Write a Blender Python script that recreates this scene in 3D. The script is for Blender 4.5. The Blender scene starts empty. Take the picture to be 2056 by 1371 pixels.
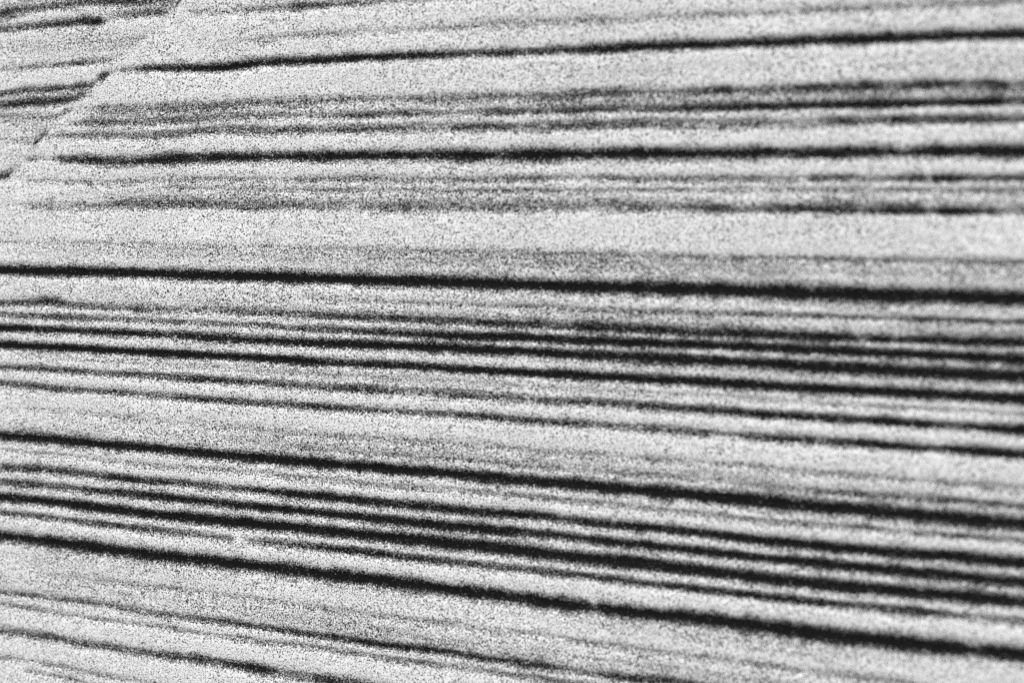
import bpy, math
import numpy as np

# ------------------------------------------------------------------ camera, sky, sun, exposure
scene = bpy.context.scene
F = 3836.0                      # focal length in photo pixels (photo 2056 px wide)
PITCH = math.atan(310.5 / F)    # the strata vanish on the horizon, 310 px above the picture's centre
EYE = 1.60
cam_data = bpy.data.cameras.new("camera")
cam_data.sensor_width = 36.0
cam_data.lens = 36.0 * F / 2056.0
cam_data.clip_start = 0.05
cam_data.clip_end = 5000.0
cam_data.dof.use_dof = True
cam_data.dof.focus_distance = 3.30
cam_data.dof.aperture_fstop = 1.75
cam_data.dof.aperture_blades = 0
cam = bpy.data.objects.new("camera", cam_data)
scene.collection.objects.link(cam)
cam.location = (0, 0, EYE)
cam.rotation_euler = (math.pi / 2 - PITCH, 0, 0)
scene.camera = cam

SUN_EL, SUN_AZ = math.radians(48), math.radians(212)     # azimuth clockwise from +Y
world = bpy.data.worlds.new("World")
scene.world = world
world.use_nodes = True
wn, wl = world.node_tree.nodes, world.node_tree.links
wn.clear()
sky = wn.new("ShaderNodeTexSky")
sky.sky_type = 'NISHITA'
sky.sun_disc = False
sky.sun_elevation = SUN_EL
sky.sun_rotation = SUN_AZ
bw = wn.new("ShaderNodeRGBToBW")          # black-and-white photograph
bg = wn.new("ShaderNodeBackground")
bg.inputs["Strength"].default_value = 0.10
wo = wn.new("ShaderNodeOutputWorld")
wl.new(sky.outputs[0], bw.inputs[0])
wl.new(bw.outputs[0], bg.inputs["Color"])
wl.new(bg.outputs[0], wo.inputs["Surface"])

sd = bpy.data.lights.new("sun", 'SUN')
sd.energy = 3.6
sd.angle = math.radians(0.5)
sd.color = (1, 1, 1)
sun = bpy.data.objects.new("sun", sd)
scene.collection.objects.link(sun)
sun.location = (-3, -4, 6)
sun.rotation_euler = (math.pi / 2 - SUN_EL, 0, math.pi - SUN_AZ)

vs = scene.view_settings
vs.view_transform = 'Standard'
vs.look = 'None'
vs.exposure = 0.0
vs.gamma = 1.0
vs.use_curve_mapping = False
scene.render.film_transparent = False
scene.cycles.use_denoising = False
scene.cycles.max_bounces = 4
scene.cycles.diffuse_bounces = 2
scene.cycles.glossy_bounces = 1
scene.cycles.transmission_bounces = 0
scene.render.filter_size = 1.2

# ------------------------------------------------------------------ the rock wall's plane
# vertical wall  y = 3 - T x ; s runs along it (to the right), n points out of it towards the camera
T = F / 7077.0 / math.cos(PITCH)
CT = 1.0 / math.sqrt(1 + T * T)
ALONG = np.array([CT, -T * CT, 0.0])
OUT = np.array([-T * CT, -CT, 0.0])
ORI = np.array([0.0, 3.0, 0.0])
ca, sa = math.cos(PITCH), math.sin(PITCH)


def on_wall(px, py):
    """point of the wall (s, z) measured off the photograph"""
    px = np.asarray(px, float); py = np.asarray(py, float)
    py = py + 2.2 + np.maximum(py - 900, 0) * .004
    X = px - 1028.0
    V = 685.5 - py
    Y = F * ca + V * sa
    Z = -F * sa + V * ca
    k = 3.0 / (Y + T * X)
    return X * k / CT, EYE + Z * k


# ------------------------------------------------------------------ strata: (x, y, half width, darkness)
def P(text):
    v = np.array([float(q) for q in text.replace(';', ' ').replace(',', ' ').split()])
    return v.reshape(-1, 4)


# beds and seams of the long right-hand block, from the top down; 'S' a seam, 'H' only a darker grain in a bed
RIGHT = [
 ('S', P("370,26,6,0;381,25,6,.35;420,24,7,.35;473,21,7,.45;540,16,7,.6;605,12,8,.85;658,8,8,.75;710,5,8,.65;763,2,8,.4;900,-4,7,.35;1300,-26,7,.3;2056,-62,8,.4")),
 ('H', P("420,88,6,.0;460,86,8,.15;540,80,8,.15;600,72,6,.1")),
 ('S', P("440,90,4,0;500,81,5,.2;553,76,6,.32;605,70,6,.35;684,66,6,.32;763,60,6,.25;841,56,6,.4;920,54,7,.35;999,47,8,.4;1105,45,7,.3;1184,39,7,.42;1263,38,7,.35;1341,33,7,.25;1447,27,7,.4;1540,25,7,.35;1595,22,7,.42;1700,17,7,.5;1779,13,7,.4;1884,8,7,.5;2015,3,7,.5;2056,0,7,.45")),
 ('S', P("232,144,4,.1;240,143,5,.45;263,139,6,.7;284,137,7,.85;315,135,7,.88;362,135,8,.9;420,136,8,.95;447,134,9,.97;473,131,9,.97;499,127,9,.95;526,123.5,8,.9;605,121,8,.92;710,115.5,8,.92;815,111,8,.88;920,108,8,.82;1000,106,8,.85;1040,104,8,.82;1105,101,8,.82;1210,97,9,.92;1315,91,9,.95;1420,88,9,.92;1516,85,9.5,.95;1647,80,10,.96;1779,76,10.5,.97;1884,71,10,.95;1960,69,9,.9;1995,68,10.5,1;2056,66,11,1")),
 ('H', P("900,140,10,.0;1100,142,16,.1;1263,145,16,.17;1400,140,14,.12;1779,131,16,.12;1950,128,14,.22;2056,124,14,.2")),
 ('S', P("165,219,5,.1;180,218,6,.4;236,217,8,.48;289,215,8,.42;341,214,8,.55;394,213,8,.58;447,209,9,.68;499,205,8,.62;540,204,7,.6;579,204,7,.62;640,201,8,.48;710,198,8,.62;763,198,7,.45;841,198,8,.68;894,197,8,.5;920,196,8,.6;1000,193,9,.62;1040,193,8,.55;1105,193,11,.66;1189,186.5,9,.8;1263,184,9,.72;1330,184,8,.62;1394,183,8,.7;1452,180,9,.9;1480,181,8,.65;1540,181,9,.75;1621,177,9,.82;1700,174,9,.85;1752,172,10,.92;1790,172,9,.72;1857,169,9,.88;1920,168,8,.86;1940,168,8,.7;1989,167,9,.85;2010,170,9,.82;2030,170,8,.58;2056,169,8,.68")),
 ('H', P("150,232,5,.0;190,233,13,.32;260,232,13,.38;340,230,11,.35;420,222,7,.35;540,218,8,.25;640,212,6,.25;720,213,5,.1;850,210,5,.25;1000,207,7,.22;1105,206,9,.38;1200,203,9,.42;1320,199,9,.38;1450,196,8,.35;1540,195,7,.3;1750,187,6,.45;1850,184,6,.2;1930,186,8,.5;2020,183,9,.5;2056,184,9,.45")),
 ('S', P("132,247,4,.1;145,247,6,.5;184,246,7,.55;236,246,6,.55;289,247,6,.5;341,243,7,.68;394,240,7,.65;447,235,6,.5;499,234,6,.62;579,232,6,.4;631,232,6,.5;670,231,6,.68;736,230,7,.82;780,228,6,.72;815,227,7,.78;860,227,7,.72;894,227,6,.5;920,226,6,.5;999,224,8,.82;1040,224,8,.75;1060,223,7,.6;1079,223,7,.75;1158,221,7,.78;1236,218,7,.8;1260,218,7,.65;1315,218,7,.8;1420,215,8,.88;1516,213,8,.92;1647,210,8,.93;1752,207.5,9,.97;1857,206,8,.92;1920,205,8,.95;1985,204,9,1;2007,204,9,.97;2020,203,8,.75;2056,202,9,.85")),
 ('S', P("108,272,5,.3;118,272,6,.6;171,272,9,.65;236,270.5,8,.65;289,272,8,.6;341,270,9,.75;381,265,9,.7;433,260,9,.68;486,260,10,.7;540,262,9,.72;580,261,9,.7;615,260,9,.76;650,260,8,.66;684,259,9,.75;763,257,9,.7;841,256,10,.68;890,255,8,.55;920,255,9,.72;999,253.5,10,.75;1040,255,9,.65;1105,253,11,.78;1171,249.5,10,.75;1263,248,11,.75;1315,247,10,.72;1368,249.5,12,.72;1420,249,10,.6;1447,249.5,11,.7;1525,246,10,.75;1560,247,9,.55;1582,248,10,.5;1634,248,10,.6;1665,243,9,.75;1700,242,9,.85;1740,241,9,.7;1795,239,9,.85;1857,239,9,.78;1936,238,9,.85;1990,238,9,.83;2005,238,9,.72;2056,238,9,.78")),
 ('S', P("5,326,4,.2;29,322,6,.42;74,318,5,.4;90,319,5,.2;110,319,7,.6;120,319,8,.82;171,320,9,.88;210,322,9,.82;263,322,10,.85;315,319,9.5,.92;355,316.5,10,.97;390,316,9,.85;420,315,10,.95;473,314,10,.92;540,312.6,9,.9;631,312.6,9.5,.95;763,311,9.5,.95;841,311,9,.88;920,311,10,.97;960,311,10,.97;1000,309,10,.88;1040,310,11,.95;1105,310,12,.97;1210,307,10,.93;1250,306,11,1;1315,306,11,.98;1420,306,10.5,.95;1516,306,11,.95;1560,305,10,.88;1600,306,11,.95;1674,306,12,1;1710,305,11,.92;1752,303,11,.92;1790,304,10,.88;1808,306,9,.78;1830,304,10,.92;1884,302,12,1;1940,303,11,.92;1960,302,11,.95;2000,302,12.5,1;2056,302,13,1")),
 ('H', P("120,332,6,.0;200,335,6,.2;330,331,6,.25;500,325,5,.2;900,326,5,.2;1100,325,5,.3;1300,321,5,.3;1420,321,5,.3;1516,320,5,.2;1600,320,5,.1")),
 ('S', P("45,362,4,.15;58,362,5,.42;118,364,5,.3;184,367.6,6,.42;236,365,6,.38;289,361,7,.35;381,360,6,.48;447,358,5,.38;499,360,5,.5;550,360,5,.3;631,360,7,.6;645,359,6,.4;680,358,6,.6;736,357,7,.68;760,358,7,.5;802,360,7,.42;894,361,7,.62;986,359,7,.52;1020,359,7,.65;1079,357,6,.7;1105,357,6,.5;1131,357,6,.32;1210,356,6,.6;1289,361,7,.62;1330,359,7,.5;1368,360,7,.6;1447,358,8,.75;1480,359,7,.6;1510,359,8,.68;1560,361,8,.65;1600,359,7,.55;1647,358,8,.85;1672,357,8,.7;1700,356,8,.75;1760,358,7,.6;1831,357,8,.85;1855,357,8,.85;1863,360,6,.35;1871,357,8,.85;1910,357,8,.9;1960,357,8,.72;2010,357,8,.85;2056,357,8,.78")),
 ('H', P("60,388,14,.0;250,386,14,.15;350,388,16,.22;600,388,16,.15;1000,388,14,.2;1200,388,12,.1;1600,392,8,.05;1700,400,8,.28;1820,402,8,.3;1900,400,8,.12;2056,400,9,.22")),
 ('S', P("300,372,3,.0;350,376,4,.25;420,378,4,.25;500,379,5,.34;560,380,5,.25;631,381,5,.42;710,381,5,.42;763,382,5,.25;841,381,5,.32;920,382,5,.35;999,382,5,.5;1105,382,5,.58;1130,381,5,.35;1184,382,5,.42;1263,381,5,.42;1330,381,5,.52;1368,381,6,.48;1400,381,5,.32;1473,381,6,.48;1516,380,6,.42;1595,381,6,.58;1640,381,5,.48;1713,381,6,.65;1740,381,6,.5;1760,381,6,.3;1790,381,6,.5;1818,381,6,.68;1850,381,6,.55;1910,382,6,.52;2015,382,7,.62;2056,382,7,.55")),
 ('H', P("150,403,6,.0;250,401,8,.22;420,402,9,.22;640,404,9,.16;760,402,8,.22;1000,404,9,.25;1240,402,9,.3;1400,406,9,.25;1500,408,8,.25;1640,404,8,.35;1800,408,7,.25;2056,406,6,.15")),
 ('S', P("30,412,5,.1;60,412,7,.42;80,413,8,.5;105,413.5,8,.42;184,415,8,.5;250,410,9,.6;341,410,9,.62;400,411,8,.6;440,412,8,.58;460,413.5,8,.55;520,414,9,.65;579,412,9,.55;631,415,8,.5;684,416,8,.52;710,416,8,.3;763,417.5,10,.68;841,416,9,.65;920,416,9,.5;1012,419,10,.6;1050,418,10,.48;1080,416,9,.5;1158,416,9,.62;1190,415,8,.4;1236,414,9,.6;1289,417,9,.72;1340,417,7,.5;1394,417.5,8,.75;1447,419,8.5,.85;1480,420,7,.6;1540,420,8,.8;1600,419,8,.85;1647,420,8.5,.88;1700,421,8,.85;1740,421,7,.65;1779,421.4,8,.88;1844,421.4,8,.9;1870,422,7,.72;1890,423,8,.95;1940,423,7.5,.86;1989,422,8,.88;2010,423,7,.72;2056,423,8,.72")),
 ('S', P("0,487,3,.2;20,486,3,.3;60,487,4,.2;260,488,3,.2;290,487,3,.32;310,488,3,.1;590,497,4,.15;700,500,4,.25;900,504,4,.2;1100,508,5,.28;1236,511,5,.5;1270,512,5,.3;1289,512,5,.38;1341,513,5,.5;1400,516,5,.5;1440,518,5,.25;1473,518.6,6,.6;1500,518,5,.38;1530,517,5,.48;1621,518.6,6,.55;1660,521,6,.65;1700,521,6,.62;1740,521,6,.42;1792,521,6,.68;1857,522.5,6,.55;1880,523,5,.4;1923,525,6,.62;1960,526,6,.48;2005,526.5,6,.7;2056,526,6,.55")),
 ('H', P("0,503,10,.08;131,498,14,.22;236,501,14,.22;341,503,14,.3;447,503,15,.28;540,509,15,.3;631,512,16,.32;763,515,17,.38;894,519,18,.42;1040,522,19,.46;1158,528,18,.5;1200,528,18,.42;1263,530,18,.45;1341,534,17,.42;1447,534,16,.42;1516,537,16,.45;1600,539,14,.38;1660,541,13,.25;1720,539,14,.38;1779,543,14,.38;1857,545,14,.28;1910,547,14,.36;2056,547,14,.34")),
 ('S', P("0,541,9,1;131,544,10,1;263,546,9.5,1;341,550,9.5,.97;447,553,10.5,1;540,554,11,1;631,558,11,1;763,562,11,1;894,565,11.5,1;1000,569,12,1;1158,575,13,1;1200,576,13,1;1315,578,14,1;1420,580,14.5,1;1540,584,15,1;1647,588,15.5,1;1779,593,15.5,1;1860,594,15,1;1910,595,14.5,1;2056,599,13.5,1")),
 ('H', P("60,572,8,.0;220,580,9,.18;420,590,9,.22;640,594,9,.2;900,592,8,.15;1250,600,8,.15;1560,608,6,.1;1700,617,5,.3;1850,622,7,.22;2056,625,7,.22")),
 ('S', P("600,600,3,.0;640,601,4,.2;763,606,5,.3;815,609,5,.42;870,609,5,.45;960,612,5,.32;1000,613,5,.5;1105,616,6,.48;1184,622,6,.52;1263,624,6,.6;1341,625,6,.58;1420,629,6,.6;1480,630,6,.68;1516,630,6,.8;1560,631,6,.65;1621,633,6,.7;1680,635,6,.62;1726,637,6,.68;1770,638,5.5,.5;1805,638,6,.62;1844,641,7,.82;1900,643,6.5,.72;1936,643,6.5,.78;1989,646,7,.8;2005,647,6,.6;2056,646,7,.82")),
 ('H', P("400,604,6,.15;631,624,9,.28;760,626,9,.32;894,632,9,.25;1131,634,9,.32;1290,640,10,.35;1516,651,9,.3;1647,655,7,.2;1779,655,7,.25;1830,655,7,.45;1910,663,8,.35;1960,666,8,.3;2041,667,8,.5;2056,668,8,.48")),
 ('S', P("0,608,7,.75;40,607,7,.75;66,606,8,.8;90,605,9,.85;110,607,8,.78;158,614,7,.75;236,618,7,.68;263,619,8,.75;315,620,8,.65;394,622,7,.55;440,622,8,.62;500,626,9,.68;579,630,8,.62;658,634,7,.82;763,639,8,.78;841,642,8,.82;920,645,8,.78;1040,651,8,.85;1079,651,8,.85;1120,654,8,.78;1184,656.5,10,.88;1263,659,10,.88;1315,662,10,.92;1394,667,10,.86;1516,670,10,.95;1580,673,9,.9;1647,676,10,.96;1700,677,10,.97;1730,678,8,.8;1765,680,9,.97;1790,681,8,.86;1844,681.5,9,.93;1910,684,10,.99;1935,686,9,.92;1960,685,9,.97;2056,689,9.5,.97")),
 ('S', P("0,631,6,.7;79,634,6,.75;158,638,7,.78;236,640,6,.62;315,645,6,.62;394,647,6,.6;473,651,6,.65;540,653.5,6.5,.8;579,658,6,.68;658,660.5,8,.8;763,666,8,.82;841,670,9,.9;920,674,9,.95;1040,676,9,1;1131,681.5,9,.95;1263,687,9,1;1394,691,9,1;1516,696,9,1;1600,700,9,.95;1647,702,9.5,1;1779,709,10,1;1910,714,10.5,1;2056,721,11,1")),
 ('S', P("0,657,8,.97;131,662,7.5,.92;263,668,7.5,.92;330,671,7.5,.85;394,675,9,.9;500,681,10,.88;631,687.5,9,.97;763,692,9,1;894,698,9,1;1040,704,9,.98;1131,710,9.5,1;1236,714,10,.92;1341,719,11,.97;1447,724.6,9.5,1;1540,729,11,.97;1595,732.5,11.5,.96;1674,737,12,1;1779,742,12,1;1910,749.6,13,1;2056,755,12.5,1")),
 ('H', P("1120,722,5,.0;1230,726,6,.35;1340,731,6,.4;1450,736,6,.2;1540,742,6,.3;1620,746,6,.45;1680,750,5,.2;1900,766,5,.2;2056,770,5,.25")),
 ('S', P("0,691,8.5,1;131,697,8,.97;263,704.5,8,.97;394,711.5,8,.98;540,718.5,8,.98;631,725,8.5,.98;700,728,8,.85;763,731,9,.92;841,734.5,9,.9;920,740,8,.95;1000,744,8,1;1131,751,8.5,1;1263,758.5,9,1;1394,765,9.5,1;1516,773,10.5,1;1600,778,10,.97;1647,780,10,1;1779,786,10.5,1;1910,793,10.5,1;2056,801,11.5,1")),
 ('S', P("0,706,3,.0;53,711,6,.2;200,722,7,.25;341,732,8,.32;450,738,8,.25;579,748,9,.38;736,756,9,.36;894,764,9,.32;1000,772,9,.34;1105,777,8,.32;1236,785,8,.32;1368,793,7,.3;1499,798,7,.35;1600,806,6,.28;1674,811,6,.4;1740,814,5,.3;1805,818,6,.5;1850,819,6,.3;1884,820.5,6,.45;1940,824,6,.25;1989,828,7,.34;2056,832,7,.36")),
 ('S', P("0,736.5,6.5,.72;79,739,7,.78;131,743,7,.82;184,746,6,.7;263,751,7,.8;341,756,7,.75;380,759,8,.85;420,761,7,.85;500,767,7,.8;579,772,8,.72;658,777,7,.76;736,781,8.5,.85;815,785,8,.68;920,791.6,9,.76;1000,797,9,.68;1105,805,8,.78;1184,807,9,.8;1263,812.6,8,.78;1341,818,8.5,.85;1447,824,8,.88;1530,831,8.5,.95;1647,837.6,8.5,.96;1720,842,8.5,.92;1779,845.5,9,.97;1857,851,9,.92;1900,853,8,.82;1936,856,9,.88;1989,858.6,9,.97;2056,862.5,11,1")),
 ('S', P("0,768,7,.75;53,773,8,.78;105,779,7.5,.82;184,783,6.5,.68;250,788,7.5,.8;290,791,6.5,.65;341,794.5,7,.74;420,801,7.5,.84;500,807,7,.8;579,811,7.5,.78;658,817,7.5,.84;736,822,7,.76;815,827,7,.66;894,831,7.5,.76;973,836,7.5,.84;1040,842,8,.84;1105,847,8,.78;1210,853,8,.68;1263,858,8,.7;1315,861,9,.8;1365,864,9,.76;1420,868,8,.76;1455,871,7,.62;1500,875,9,.82;1540,878,9,.82;1621,882,9,.84;1645,884,8,.68;1674,886,9,.84;1752,891.5,9,.95;1831,897,9,.93;1875,900,8,.84;1910,902,9,.95;1989,907,10,.98;2056,912.5,10,.97")),
 ('S', P("0,818,4,.1;79,824,7,.25;140,828,6,.2;197,832,6,.35;263,840,7,.28;341,848,6,.25;447,854,7,.3;526,864,7,.32;600,870,6,.3;671,874,6,.45;720,877,6,.3;802,882,6,.45;841,887,6,.42;900,890,6,.28;973,893,6,.4;1040,901,6,.34;1105,908,6,.38;1158,911,6,.42;1223,913,6,.3;1289,920,7,.46;1355,924,6,.46;1400,927,5,.32;1447,929.5,5,.38;1512,935,6,.46;1582,945,6,.4;1647,948,6,.52;1726,954.5,6,.55;1780,957,6,.46;1805,960,6,.48;1844,964,6,.35;1910,970,7,.55;1940,971,7,.38;1976,974,7,.58;2010,977,7,.46;2056,979.5,7,.38")),
 ('H', P("0,850,8,.15;131,858,9,.25;263,862,9,.18;341,872,10,.28;447,876,12,.28;560,886,14,.32;700,894,14,.25;850,904,14,.3;1000,916,12,.3;1105,924,10,.28;1263,934,9,.2;1400,942,8,.25;1540,958,8,.25;1700,970,7,.18;1900,985,6,.15")),
 ('S', P("560,893,3,.0;605,898,5,.3;700,908,5,.28;789,914,5,.35;860,918,5,.34;947,924,5,.38;1000,932,6,.5;1079,937,6,.44;1150,943,6,.34;1210,946.6,7,.46;1289,953,7,.5;1368,958,7,.58;1410,961,6,.4;1447,963.7,7,.42;1525,974,8,.5;1560,977,7,.5;1621,984.7,7,.62;1680,987,7,.68;1726,990,7.5,.78;1760,993,7,.65;1805,998,8,.74;1840,1001,8,.62;1884,1003,8,.82;1960,1008,7,.68;1989,1011,7,.74;2056,1018,8,.72")),
 ('S', P("0,874,9.5,.97;105,881,10.5,.97;210,891.5,10,.98;315,899,9.5,.96;420,910,10,1;540,920,10.5,.99;631,928,10.5,1;763,939,10.5,1;894,949.5,10.5,1;1000,960,11.5,1;1131,970,12,1;1263,982,13,1;1394,993,13.5,1;1540,1007,13.5,1;1647,1016,13.5,1;1779,1027.5,14,1;1910,1040,14.5,1;2056,1052,14.5,1")),
 ('S', P("0,902,5,.25;60,906,6,.32;105,911,6,.4;160,916,6,.25;210,921.6,6,.32;289,932,7,.45;340,936,6,.3;394,940,6,.42;473,944,6,.42;530,949,6,.3;579,956,7,.5;658,961,7,.42;736,971.6,7,.5;841,978,7,.5;900,983,7,.4;947,986,7,.48;1040,995,7,.56;1100,1000,7,.55;1150,1005,7,.62;1236,1013.6,7,.48;1341,1024,7,.46;1447,1034.6,7,.5;1540,1046,7,.52;1647,1053,7,.65;1690,1055,7,.56;1739,1058,7,.74;1770,1061,6,.6;1792,1065,6,.42;1844,1069,7,.65;1890,1072,6,.6;1923,1075,6.5,.78;1960,1077,6,.72;1989,1080.6,6,.6;2056,1086.4,7,.5")),
 ('S', P("0,937,8,.78;79,940,9,.84;158,948,8,.8;263,961,8,.9;310,965,7.5,.82;368,969,7.5,.78;420,974,8,.8;473,979.5,7.5,.74;520,983,8,.85;579,990,9,.94;684,999,9,.95;763,1008,9,.93;868,1017.6,9,.9;970,1028,9.5,.94;1040,1032,9,.97;1090,1036,9,.9;1130,1042,9,.82;1184,1048,9.5,.9;1289,1057,9.5,.95;1394,1067.5,9,.92;1516,1083,10,1;1647,1094,10.5,1;1779,1107,10.5,1;1910,1116,11,1;2056,1130.5,13,1")),
 ('S', P("0,966,8,.74;50,970,8,.82;79,973,7.5,.78;158,980,7,.78;236,988,8.5,.9;290,993,8.5,.93;341,998,8.5,.92;447,1009,8.5,.9;520,1017,8,.95;631,1026.5,8.5,.93;763,1041,9,.96;894,1054,10,.97;1000,1064,10,.98;1080,1070,9,.9;1131,1076,8.5,.88;1263,1090,9.5,.95;1394,1104,9.5,.97;1516,1117,9.5,.98;1647,1129,10,1;1779,1142,10.5,1;1880,1151,11,1;1963,1161,11,.93;2056,1168.6,12,.97")),
 ('S', P("0,996.5,9,.95;79,1003,9,.96;184,1015.5,9.5,.98;263,1025,10,.98;315,1032,10.5,1;420,1041.5,11,1;540,1052.5,10.5,1;631,1062,11,1;763,1075,11.5,1;894,1088.5,12,1;1040,1103,12.5,1;1131,1115,12.5,1;1263,1127,12.5,1;1394,1142,12.5,1;1516,1156.5,12.5,1;1647,1171,13,1;1779,1182,13.5,1;1910,1193.6,14,1;2056,1206.7,12.5,1")),
 ('S', P("0,1028,6.5,.76;79,1035,6.5,.76;130,1041,6.5,.7;184,1048,7,.82;263,1057,7,.82;341,1066,7.5,.8;390,1071,7,.68;430,1076,7,.56;455,1081,8,.58;466,1083,8,.5;472,1084,7,0;487,1084,7,0;493,1084,7,.55;540,1088,9,.72;579,1091,9,.74;658,1099,8,.9;736,1107,8,.88;815,1117,8,.86;920,1128,8,.82;1000,1137,8,.76;1105,1147.6,8,.82;1210,1158,8,.85;1315,1171,8,.84;1447,1185.7,7.5,.88;1516,1193.6,8,.92;1647,1206.7,8,.92;1700,1212,7.5,.82;1779,1220,8,.86;1840,1225,9,.93;1884,1228,8,.82;1920,1233,7,.66;1963,1237,8,.62;2010,1242,8,.72;2056,1246,9,.72")),
 ('S', P("0,1074,11,.96;105,1086,11.5,.97;210,1099,12,.98;315,1113,12,.98;420,1124.5,11.5,.98;540,1137,12,1;600,1144,12,.93;631,1148,12,1;763,1163,12,1;894,1180,12.5,1;1000,1193,13,1;1131,1211,12.5,1;1180,1216,11.5,.95;1190,1218,10,.82;1205,1219,12,.98;1263,1225.5,13,1;1394,1238,14,1;1540,1256,15,1;1647,1270,15,1;1779,1284,15,1;1831,1290,15.5,1;1900,1296,14,.99;1963,1302,13,.93;1990,1304,15,1;2056,1313,15,1")),
 ('H', P("0,1105,10,.15;100,1115,16,.22;300,1140,14,.15;600,1172,16,.12;763,1190,14,.15;1000,1225,12,.12;1200,1243,10,.2;1516,1288,16,.28;1650,1306,16,.25;1800,1316,12,.15;2056,1345,12,.1")),
 ('S', P("60,1146,3,.0;131,1153,5,.3;180,1159,5,.25;231,1166,5,.42;289,1174,6,.42;355,1179,5,.5;380,1181,5,.32;420,1189.6,6,.3;500,1198,6,.3;580,1208,6,.3;644,1218.5,6,.45;723,1229,6,.38;802,1237,6,.45;881,1246,6,.5;920,1251,6,.32;973,1260.5,6,.36;1040,1266,6,.4;1092,1271,6,.42;1171,1285.5,6,.42;1250,1296,7,.52;1302,1302,7,.46;1368,1311,6,.34;1433,1318,7,.42;1480,1324,6,.36;1525,1331.5,7,.52;1560,1335,7,.5;1621,1344.6,7,.42;1680,1350,7,.46;1739,1357.7,7,.52;1805,1363,7,.42;1900,1380,7,.5;2056,1400,8,.5")),
 ('H', P("0,1160,14,.18;100,1165,14,.22;300,1196,12,.22;500,1225,16,.28;640,1246,17,.32;763,1262,17,.34;894,1285,16,.36;1000,1298,15,.32;1131,1314,17,.3;1250,1328,15,.28;1341,1339,17,.34;1450,1356,15,.34;1600,1372,14,.3;2056,1420,14,.3")),
 ('S', P("0,1185.7,7,.6;79,1195,7,.66;158,1204,7,.64;209,1210,7,.64;263,1220,8,.68;310,1229,7.5,.66;341,1233,7.5,.66;420,1242.5,7.5,.76;480,1250,7,.78;540,1258,7,.8;618,1271,7.5,.84;684,1279,7,.8;736,1287,8,.9;815,1297,7.5,.86;894,1305,7.5,.86;973,1319,7.5,.8;1000,1321,7.5,.78;1079,1331.5,8.5,.86;1131,1340,8.5,.74;1165,1344,7,.6;1210,1351,8,.78;1289,1360,9,.88;1368,1367,8,.8;1500,1388,9,.8;2056,1462,10,.9")),
 ('S', P("0,1209,5,.45;20,1212,5.5,.56;79,1221,5.5,.52;131,1230,5,.38;210,1242,5,.46;289,1250,5,.46;349,1259,6.5,.58;375,1264,5,.4;420,1270,5,.44;486,1280,7,.58;540,1287,6,.5;579,1289,6.5,.56;658,1300,6.5,.52;736,1313,6.5,.46;789,1320,7,.62;868,1330,7,.66;900,1334,6,.45;947,1339,7,.5;1040,1352.5,7,.62;1105,1362,8,.74;1300,1388,8,.7;2056,1490,9,.7")),
 ('S', P("0,1263,9,.68;50,1268,8,.68;92,1273.7,9,.78;158,1287,8,.7;223,1295,8.5,.72;263,1304,8,.7;328,1313,9,.76;394,1319,9,.78;473,1331.5,9.5,.86;525,1342,10,.9;560,1348,10,.66;600,1354,10,.64;640,1360,11,.84;700,1369,11,.84;763,1378,10,.7;2056,1560,12,.8")),
 ('S', P("0,1318,5,.52;26,1318,5,.46;60,1322,4,.3;105,1331,4.5,.55;125,1334,4.5,.52;171,1345,5,.42;240,1358,5,.4;300,1368,5,.4;2056,1620,7,.5")),
 ('S', P("40,1342,4,.0;60,1343,5,.45;85,1348,4,.3;118,1354,4.5,.56;145,1361,5,.56;180,1372,5,.4;2056,1660,6,.4")),
]
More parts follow.
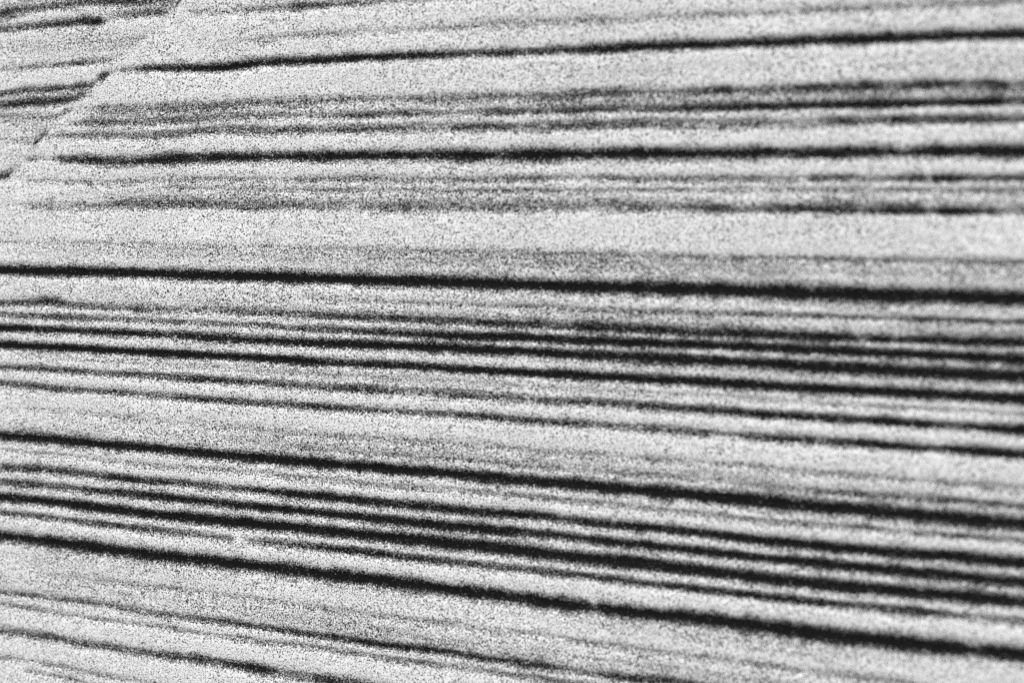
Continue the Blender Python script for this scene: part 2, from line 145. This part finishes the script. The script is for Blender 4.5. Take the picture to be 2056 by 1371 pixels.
# the small block beyond the fault, upper left
LEFT = [
 ('S', P("-400,40,6,.5;0,-14,6,.5;120,-8,8,.5;158,3,6,.75;218,0,7,.85;276,0,7,.72;330,-2,6,.6;400,-8,6,.6")),
 ('S', P("-400,80,8,.7;0,25,8,.8;39,19,8,.75;79,15,7,.74;110,11,7,.8;142,10,7,.78;150,9,6,.4;158,8,5,.15;240,4,6,.3;400,-4,5,.4")),
 ('H', P("-400,80,16,.3;0,20,18,.34;60,6,12,.28;150,2,10,.2;250,8,9,.32;340,8,9,.32;400,0,10,.25")),
 ('H', P("-300,80,7,.4;0,36,7,.45;25,33,5,.35;45,30,5,.05;150,22,4,.0;225,26,6,.2;300,20,7,.3;340,16,7,.2")),
 ('S', P("-400,112,7,.9;0,58,6.5,.8;25,57,6.5,.88;53,53,7,.86;87,49,6.5,.88;131,45,7.5,.9;163,41,9,1;197,41,9,1;204,42,8,.6;212,38,5,.35;223,34,5,.42;263,30,6,.62;297,26,7,.7;330,25,6,.72;342,24,5,.3;400,18,5,.3")),
 ('H', P("-200,120,10,.2;0,96,12,.25;100,88,16,.3;180,84,16,.36;240,82,14,.38;285,76,10,.45;330,50,10,.2")),
 ('S', P("-400,190,5,.5;0,139,5,.45;30,137,5,.5;53,135,5.5,.68;80,132,5,.66;105,130,5.5,.72;130,128,5,.68;158,125,6.5,.85;175,123,6,.72;189,121,6,.6;218,119,5.5,.55;231,117,5,.35;260,114,5,.2")),
 ('S', P("-400,240,6,.8;0,187,6,.85;39,181,6,.78;70,179,6,.86;105,177,6.5,.9;131,175,6,.8;150,172,7,.86;163,171,7.5,.94;176,173,6,.85;190,160,7,.6;201,155,10,1.1;212,149,7,.8;226,143,5,.45")),
 ('H', P("-100,206,5,.2;39,191,4,.3;100,188,5,.35;150,184,5,.42;170,182,6,.5")),
 ('S', P("-400,265,9,.9;0,210,6.5,.92;53,205,7.5,.97;90,203,8,.98;120,200,8,.96;147,197,7,.92;173,189,5,.82;190,184,4,.5")),
 ('S', P("-200,245,5,.3;0,233,6,.32;40,233,6,.3;90,234,5,.3;112,235,7,.7;125,229,7,.85;139,220,6,.8;150,214,3,.1")),
 ('H', P("-300,250,20,.25;0,240,22,.3;60,240,22,.3;110,245,14,.3;130,240,8,.2")),
 ('S', P("-300,300,6,.4;0,278,7,.15;58,284,8,.3;66,289,8,.98;80,276,9,1.08;91,264,9,.98;100,258,6,.4")),
 ('S', P("-400,420,8,.8;-80,372,8,.8;0,352,9,.9;8,352,9,.98;18,344,8,.7;28,336,5,.3")),
 ('H', P("-200,330,10,.3;0,318,8,.2;30,312,8,.15")),
]
# the fault between the two blocks
FAULT = np.array([(-700, 1130), (-420, 800), (-260, 620), (-120, 478), (-40, 400), (2, 362), (22, 342), (40, 322), (66, 292), (88, 264),
                  (118, 236), (142, 217), (166, 194), (176, 178), (206, 156), (216, 148), (234, 134), (236, 118), (262, 108),
                  (274, 88), (290, 76), (326, 42), (344, 22), (362, 0), (420, -50), (600, -220), (900, -520)], float)


# ------------------------------------------------------------------ noise in numpy
def _hash(i, j, seed):
    n = (i.astype(np.int64) * 374761393 + j.astype(np.int64) * 668265263 + seed * 982451653) & 0xffffffff
    n = ((n ^ (n >> 13)) * 1274126177) & 0xffffffff
    return ((n ^ (n >> 16)) & 0xffff) / 65535.0


def vnoise(x, y, seed):
    i, j = np.floor(x), np.floor(y)
    u, v = x - i, y - j
    u, v = u * u * (3 - 2 * u), v * v * (3 - 2 * v)
    a, b, c, d = _hash(i, j, seed), _hash(i + 1, j, seed), _hash(i, j + 1, seed), _hash(i + 1, j + 1, seed)
    return (a * (1 - u) + b * u) * (1 - v) + (c * (1 - u) + d * u) * v - .5


class Line:
    def __init__(self, kind, pts, side):
        self.kind = kind
        x, y, h, d = pts.T
        self.s, self.z = on_wall(x, y)
        z1 = on_wall(x, y + h)[1]
        self.h = self.z - z1
        self.d = d
        # strata run on level beyond what the photograph shows
        if side == 'R':
            if x[-1] >= 2056 and y[-1] < 1400:
                self.s = np.append(self.s, self.s[-1] + .5); self.z = np.append(self.z, self.z[-1] + .004)
                self.h = np.append(self.h, self.h[-1] * .8); self.d = np.append(self.d, self.d[-1])

    def at(self, s):
        return np.interp(s, self.s, self.z), np.interp(s, self.s, self.h), np.interp(s, self.s, self.d)

    def rough(self, s):
        """the same, with a ragged edge and an uneven strength"""
        z, h, d = self.at(s)
        k = int(abs(self.z[0]) * 9173) % 977
        z = z + vnoise(s * 70, s * 0, k) * .0011 + vnoise(s * 190, s * 0, k + 1) * .0007
        h = h * (1 + .30 * vnoise(s * 55, s * 0, k + 2))
        full = np.clip((d - .66) / .32, 0, 1)
        d = d * (1.03 - .12 * np.clip((d - .3) / .3, 0, 1) + .09 * full)
        d = d * (1 + (.12 * vnoise(s * 34, s * 0, k + 3) + .28 * vnoise(s * 120, s * 0, k + 4)) * np.clip(1.25 - d, 0, 1))
        h = h * (1 + .13 * full)
        return z, h, d


rng = np.random.default_rng(7)


def more_strata(z_from, z_to, step):
    out, z = [], z_from
    while (z < z_to) if step > 0 else (z > z_to):
        z += math.copysign(rng.uniform(.02, .085), step)
        ss = np.linspace(-4, 4, 30)
        L = Line.__new__(Line)
        L.kind = 'S'
        L.s = ss
        L.z = z + rng.normal(0, .0012, 30).cumsum() * .4
        L.h = np.abs(rng.uniform(.003, .0095) + rng.normal(0, .0006, 30))
        L.d = np.clip(rng.uniform(.4, 1.05) + rng.normal(0, .05, 30), .1, 1)
        out.append(L)
    return out


right = [Line(k, p, 'R') for k, p in RIGHT]
left = [Line(k, p, 'L') for k, p in LEFT]
for L in left: L.d = L.d * .88
ZTOP = 2.45
right_top = more_strata(on_wall(1028, -80)[1] + .0, ZTOP - .05, +1)
left_top = more_strata(on_wall(0, -60)[1], ZTOP - .05, +1)
left_low = more_strata(on_wall(0, 430)[1], .06, -1)
low = more_strata(on_wall(0, 1400)[1], .06, -1)
low = [L for L in low if L.z.max() < on_wall(0, 1420)[1] - .01]
fs, fz = on_wall(FAULT[:, 0], FAULT[:, 1])
fs = np.append(np.insert(fs, 0, fs[0] - .30), fs[-1] + .30)
fz = np.append(np.insert(fz, 0, -.3), 3.2)


def fault_s(z):
    o = np.argsort(fz)
    return np.interp(z, fz[o], fs[o]) + vnoise(z * 26, z * 0, 51) * .014 + vnoise(z * 75, z * 0, 52) * .010


def density(lines, s, z):
    keep = np.ones_like(s)
    seam = np.zeros_like(s)
    for L in lines:
        c, h, d = L.rough(s)
        soft = np.clip((.75 - d) / .4, 0, 1)              # faint seams have the softest edges
        t = np.abs(z - c) / np.maximum(h * (1 + .18 * soft), 1e-5)
        p = 2.5 - .7 * soft if L.kind == 'S' else 2.0
        v = d * np.exp(-.693 * np.minimum(t, 6) ** p)
        keep *= 1 - np.clip(v, 0, .999)
        if L.kind == 'S':
            seam = np.maximum(seam, v)
    return 1 - keep + 0.7 * np.clip(seam - .72, 0, .28), seam


# ------------------------------------------------------------------ materials
def rock_material():
    m = bpy.data.materials.new("grainy_banded_rock")
    m.use_nodes = True
    nt = m.node_tree
    n, l = nt.nodes, nt.links
    n.clear()

    def M(op, a, b=None, c=None, clamp=False):
        q = n.new("ShaderNodeMath"); q.operation = op; q.use_clamp = clamp
        for k, v in enumerate((a, b, c)):
            if v is None: continue
            if isinstance(v, (int, float)): q.inputs[k].default_value = v
            else: l.new(v, q.inputs[k])
        return q.outputs[0]
    at = n.new("ShaderNodeAttribute"); at.attribute_name = "dark_grain"
    co = n.new("ShaderNodeAttribute"); co.attribute_name = "wall"      # (s, depth, z)

    def noise(scale, detail, rough, vec, off=(0, 0, 0)):
        mp = n.new("ShaderNodeMapping")
        mp.inputs["Scale"].default_value = vec
        mp.inputs["Location"].default_value = off
        l.new(co.outputs["Vector"], mp.inputs["Vector"])
        t = n.new("ShaderNodeTexNoise")
        t.inputs["Scale"].default_value = scale
        t.inputs["Detail"].default_value = detail
        t.inputs["Roughness"].default_value = rough
        l.new(mp.outputs[0], t.inputs["Vector"])
        return t.outputs["Fac"]
    grain = noise(470, 1.0, .6, (1, 1, 1))
    grain2 = noise(240, 0.0, .5, (1, 1, 1), (3, 1, 7))
    streak = noise(1.0, 2.0, .6, (11, 11, 230))
    patch = noise(1.0, 2.0, .6, (14, 14, 40), (5, 5, 5))
    g = M('SUBTRACT', grain, .5)
    g2 = M('SUBTRACT', grain2, .5)
    st = M('SUBTRACT', streak, .5)
    pa = M('SUBTRACT', patch, .5)
    D = at.outputs["Fac"]
    # streaks only matter where there is something between white and black
    x = M('MULTIPLY_ADD', st, .5, D)
    x = M('MULTIPLY_ADD', pa, .07, x)
    x = M('MULTIPLY_ADD', M('POWER', M('MAXIMUM', x, 0.0), 1.25), 1.28, .02)
    x = M('MULTIPLY_ADD', g, 3.3, x)
    x = M('MULTIPLY_ADD', g2, .8, x)
    x = M('MULTIPLY_ADD', M('MAXIMUM', M('SUBTRACT', g, .06), 0.0), 2.6, x)     # single dark grains
    x = M('MAXIMUM', x, 0.0)
    x = M('MINIMUM', x, 1.0)
    # grey in even visual steps -> reflectance
    v = M('MULTIPLY_ADD', x, -(.895 - .122), .895)
    alb = M('POWER', v, 2.2)
    comb = n.new("ShaderNodeCombineColor")
    for k in range(3): l.new(alb, comb.inputs[k])
    bs = n.new("ShaderNodeBsdfPrincipled")
    l.new(comb.outputs[0], bs.inputs["Base Color"])
    bs.inputs["Roughness"].default_value = 1.0
    bs.inputs["Specular IOR Level"].default_value = 0.0
    bp = n.new("ShaderNodeBump")
    bp.inputs["Strength"].default_value = .35
    bp.inputs["Distance"].default_value = .0012
    l.new(grain, bp.inputs["Height"])
    l.new(bp.outputs[0], bs.inputs["Normal"])
    o = n.new("ShaderNodeOutputMaterial")
    l.new(bs.outputs[0], o.inputs["Surface"])
    return m


def plain_material(name, a, b, scale):
    m = bpy.data.materials.new(name)
    m.use_nodes = True
    n, l = m.node_tree.nodes, m.node_tree.links
    bs = n["Principled BSDF"]
    bs.inputs["Roughness"].default_value = 1
    tc = n.new("ShaderNodeTexCoord")
    t = n.new("ShaderNodeTexNoise"); t.inputs["Scale"].default_value = scale; t.inputs["Detail"].default_value = 8
    r = n.new("ShaderNodeValToRGB")
    r.color_ramp.elements[0].position = .35; r.color_ramp.elements[0].color = (a, a, a, 1)
    r.color_ramp.elements[1].position = .65; r.color_ramp.elements[1].color = (b, b, b, 1)
    bp = n.new("ShaderNodeBump"); bp.inputs["Strength"].default_value = .4; bp.inputs["Distance"].default_value = .02
    l.new(tc.outputs["Object"], t.inputs["Vector"]); l.new(t.outputs["Fac"], r.inputs[0])
    l.new(r.outputs[0], bs.inputs["Base Color"]); l.new(t.outputs["Fac"], bp.inputs["Height"])
    l.new(bp.outputs[0], bs.inputs["Normal"])
    return m


ROCK = rock_material()
GROUND = plain_material("grey_gravelly_soil", .10, .24, 14.0)

# ------------------------------------------------------------------ large structure: the ground
gm = bpy.data.meshes.new("ground")
k = 40
gx = np.concatenate([-np.geomspace(2500, 1, k), np.geomspace(1, 2500, k)])
GX, GY = np.meshgrid(gx, gx)
GZ = vnoise(GX * .8, GY * .8, 3) * .03 + vnoise(GX * .02, GY * .02, 4) * np.clip(np.hypot(GX, GY) - 20, 0, 400) * .02 - .01
verts = np.stack([GX, GY, GZ], -1).reshape(-1, 3)
K = 2 * k
faces = [(j * K + i, j * K + i + 1, (j + 1) * K + i + 1, (j + 1) * K + i) for j in range(K - 1) for i in range(K - 1)]
gm.from_pydata(verts.tolist(), [], faces)
gm.materials.append(GROUND)
for p_ in gm.polygons: p_.use_smooth = True
ground = bpy.data.objects.new("ground", gm)
ground["kind"] = "structure"
ground["label"] = "bare grey gravelly soil at the foot of the rock face"
scene.collection.objects.link(ground)

# ------------------------------------------------------------------ the two rock blocks, layer by layer
S_END = on_wall(2056, 600)[0] + 1.0
S_BEG = on_wall(0, 600)[0] - 1.5
DEEP = 1.1
H_COLS = 620


def relief(s, z, seam, dens, block):
    d = vnoise(s * 2.2, z * 2.6, 11) * .012 + vnoise(s * 9, z * 16, 12) * .0035
    d += vnoise(s * 40, z * 150, 13) * .0010 + vnoise(s * 160, z * 210, 14) * .0006
    d -= .0048 * seam + .0012 * dens
    return d


def layer(name, parent, zt, zb, lines, block, rows, label=None):
    """one layer of rock between two surfaces zt(s), zb(s), cut off at the fault"""
    g = np.linspace(0, 1, H_COLS)
    S, Z = [], []
    for w in np.linspace(0, 1, rows):
        row = lambda s: zt(s) * (1 - w) + zb(s) * w
        sf = float(fault_s(row(np.array([-.8]))[0]))
        for _ in range(12):
            sf = .5 * sf + .5 * float(fault_s(row(np.array([sf]))[0]))
        if block == 0:
            s = sf + .0001 + (S_END - sf - .0001) * g
        else:
            s = S_BEG + (sf - .0001 - S_BEG) * g
        S.append(s); Z.append(row(s))
    S, Z = np.array(S), np.array(Z)
    D, seam = density(lines, S, Z)
    far = np.abs(S - fault_s(Z))
    if far.min() < .03:                                   # grains of both blocks mingle along the fault
        D2_, s2_ = density(OTHER[block], S, Z)
        w2 = .5 * np.exp(-(far / (.006 + .008 * (.5 + vnoise(S * 60, Z * 60, 77)))) ** 1.4)
        D = D * (1 - w2) + D2_ * w2
        seam = seam * (1 - w2) + s2_ * w2
    off = relief(S, Z, seam, D, block) 
    # two rows at the back give the layer its real depth
    Sb = np.array([S[0], S[-1]]); Zb = np.array([Z[0] - .0015, Z[-1] + .0015])
    Zb[0] = np.maximum(Zb[0], Zb[1])
    ob = np.full_like(Sb, -DEEP)
    # (its upper and lower surfaces have edges of their own, so that the front shades cleanly)
    S2 = np.vstack([S, S[-1:], Sb[1:], Sb[:1], S[:1]]); Z2 = np.vstack([Z, Z[-1:], Zb[1:], Zb[:1], Z[:1]])
    O2 = np.vstack([off, off[-1:], ob[1:], ob[:1], off[:1]])
    D2 = np.vstack([D, D[-1:], D[-1:], D[:1], D[:1]])
    R = rows + 4
    co = ORI + S2[..., None] * ALONG + O2[..., None] * OUT
    co[..., 2] = Z2
    v = co.reshape(-1, 3)
    i = np.arange(H_COLS - 1)
    quads = []
    for r in range(R - 1):
        if r == rows - 1: continue
        a, b = r, r + 1
        quads.append(np.stack([a * H_COLS + i, b * H_COLS + i, b * H_COLS + i + 1, a * H_COLS + i + 1], 1))
    q = np.vstack(quads)
    ends = np.vstack([co[:, 0], co[:, -1]])               # the cut ends have edges of their own too
    nv = len(v)
    v = np.vstack([v, ends])
    caps = [list(nv + np.arange(R))[::-1], list(nv + R + np.arange(R))]
    D2 = np.concatenate([D2.ravel(), D2[:, 0], D2[:, -1]])
    S2, O2, Z2 = (np.concatenate([q_.ravel(), q_[:, 0], q_[:, -1]]) for q_ in (S2, O2, Z2))
    me = bpy.data.meshes.new(name)
    nq = len(q)
    me.vertices.add(len(v)); me.vertices.foreach_set("co", v.ravel())
    loops = np.concatenate([q.ravel(), np.array(caps[0]), np.array(caps[1])]).astype(np.int32)
    me.loops.add(len(loops)); me.loops.foreach_set("vertex_index", loops)
    starts = np.concatenate([np.arange(nq) * 4, [nq * 4, nq * 4 + R]]).astype(np.int32)
    me.polygons.add(nq + 2); me.polygons.foreach_set("loop_start", starts)
    me.update(calc_edges=True)
    me.validate()
    a = me.attributes.new("dark_grain", 'FLOAT', 'POINT'); a.data.foreach_set("value", D2.ravel().astype(np.float32))
    w_ = np.stack([S2 + block * 3.7, O2, Z2 + block * 1.3], -1).reshape(-1).astype(np.float32)
    a = me.attributes.new("wall", 'FLOAT_VECTOR', 'POINT'); a.data.foreach_set("vector", w_)
    sm = np.zeros(len(me.polygons), bool); sm[:(rows - 1) * (H_COLS - 1)] = True
    me.polygons.foreach_set("use_smooth", sm)
    me.materials.append(ROCK)
    o = bpy.data.objects.new(name, me)
    o.parent = parent
    if label: o["label"] = label
    scene.collection.objects.link(o)
    return o


def block(name, label, lines, idx):
    root = bpy.data.objects.new(name, None)
    root.empty_display_size = .2
    base = ORI + (-.3 if idx == 0 else -1.6) * ALONG
    root.location = base
    root["label"] = label
    root["category"] = "rock"
    scene.collection.objects.link(root)
    bpy.context.view_layer.update()
    seams = [L for L in lines if L.kind == 'S']
    seams.sort(key=lambda L: -float(L.at(np.array([.0 if idx == 0 else -1.0]))[0][0]))
    ss = np.linspace(-4, 4, 2401)
    tops, bots = [], []
    for L in seams:
        c, h, d = L.at(ss)
        wd = h * 1.2 * np.clip(d / .25, .06, 1)
        tops.append(c + wd); bots.append(c - wd)
    for k in range(len(seams) - 1):                       # neighbours meet, never cross
        mid = (bots[k] + tops[k + 1]) / 2
        cross = bots[k] < tops[k + 1] + .0008
        bots[k] = np.where(cross, mid + .0004, bots[k])
        tops[k + 1] = np.where(cross, mid - .0004, tops[k + 1])
    n = len(seams)
    for k in range(n):
        bots[k] = np.minimum(bots[k], tops[k] - .0003)
        if k < n - 1: tops[k + 1] = np.minimum(tops[k + 1], bots[k] - .0003)
    crown = ZTOP + vnoise(ss * 1.7, ss * 0, 31) * .10 + vnoise(ss * 11, ss * 0, 32) * .02
    crown = np.maximum(crown, tops[0] + .01)
    foot = np.full_like(ss, -.15)
    F_ = lambda arr: (lambda s: np.interp(s, ss, arr))
    edges = [crown]
    for a, b in zip(tops, bots): edges += [a, b]
    edges.append(foot)
    for k in range(len(edges) - 1):
        is_seam = k % 2 == 1
        th = float(np.max(edges[k] - edges[k + 1]))
        inframe = edges[k].max() > on_wall(0, 1420)[1] and edges[k + 1].min() < on_wall(2056, -20)[1]
        rows = (7 if is_seam else int(np.clip(th / .0045, 3, 22))) if inframe else (5 if is_seam else 4)
        zc = (edges[k].mean() + edges[k + 1].mean()) / 2
        near = [L for L in lines if L.z.max() > edges[k + 1].min() - .06 and L.z.min() < edges[k].max() + .06]
        layer("dark_seam" if is_seam else "pale_bed", root, F_(edges[k]), F_(edges[k + 1]), near, idx, rows)
    # children were built in world coordinates
    from mathutils import Matrix
    inv = Matrix.Translation(root.location).inverted()
    for c in root.children: c.matrix_parent_inverse = inv
    return root


OTHER = {0: left, 1: right}
block("banded_rock_face",
      "large pale grainy rock face crossed by long level black seams, lying below the diagonal fault",
      right + right_top + low, 0)
block("faulted_rock_block",
      "small corner block of pale rock whose dark seams break off at the diagonal fault",
      left + left_top + left_low, 1)
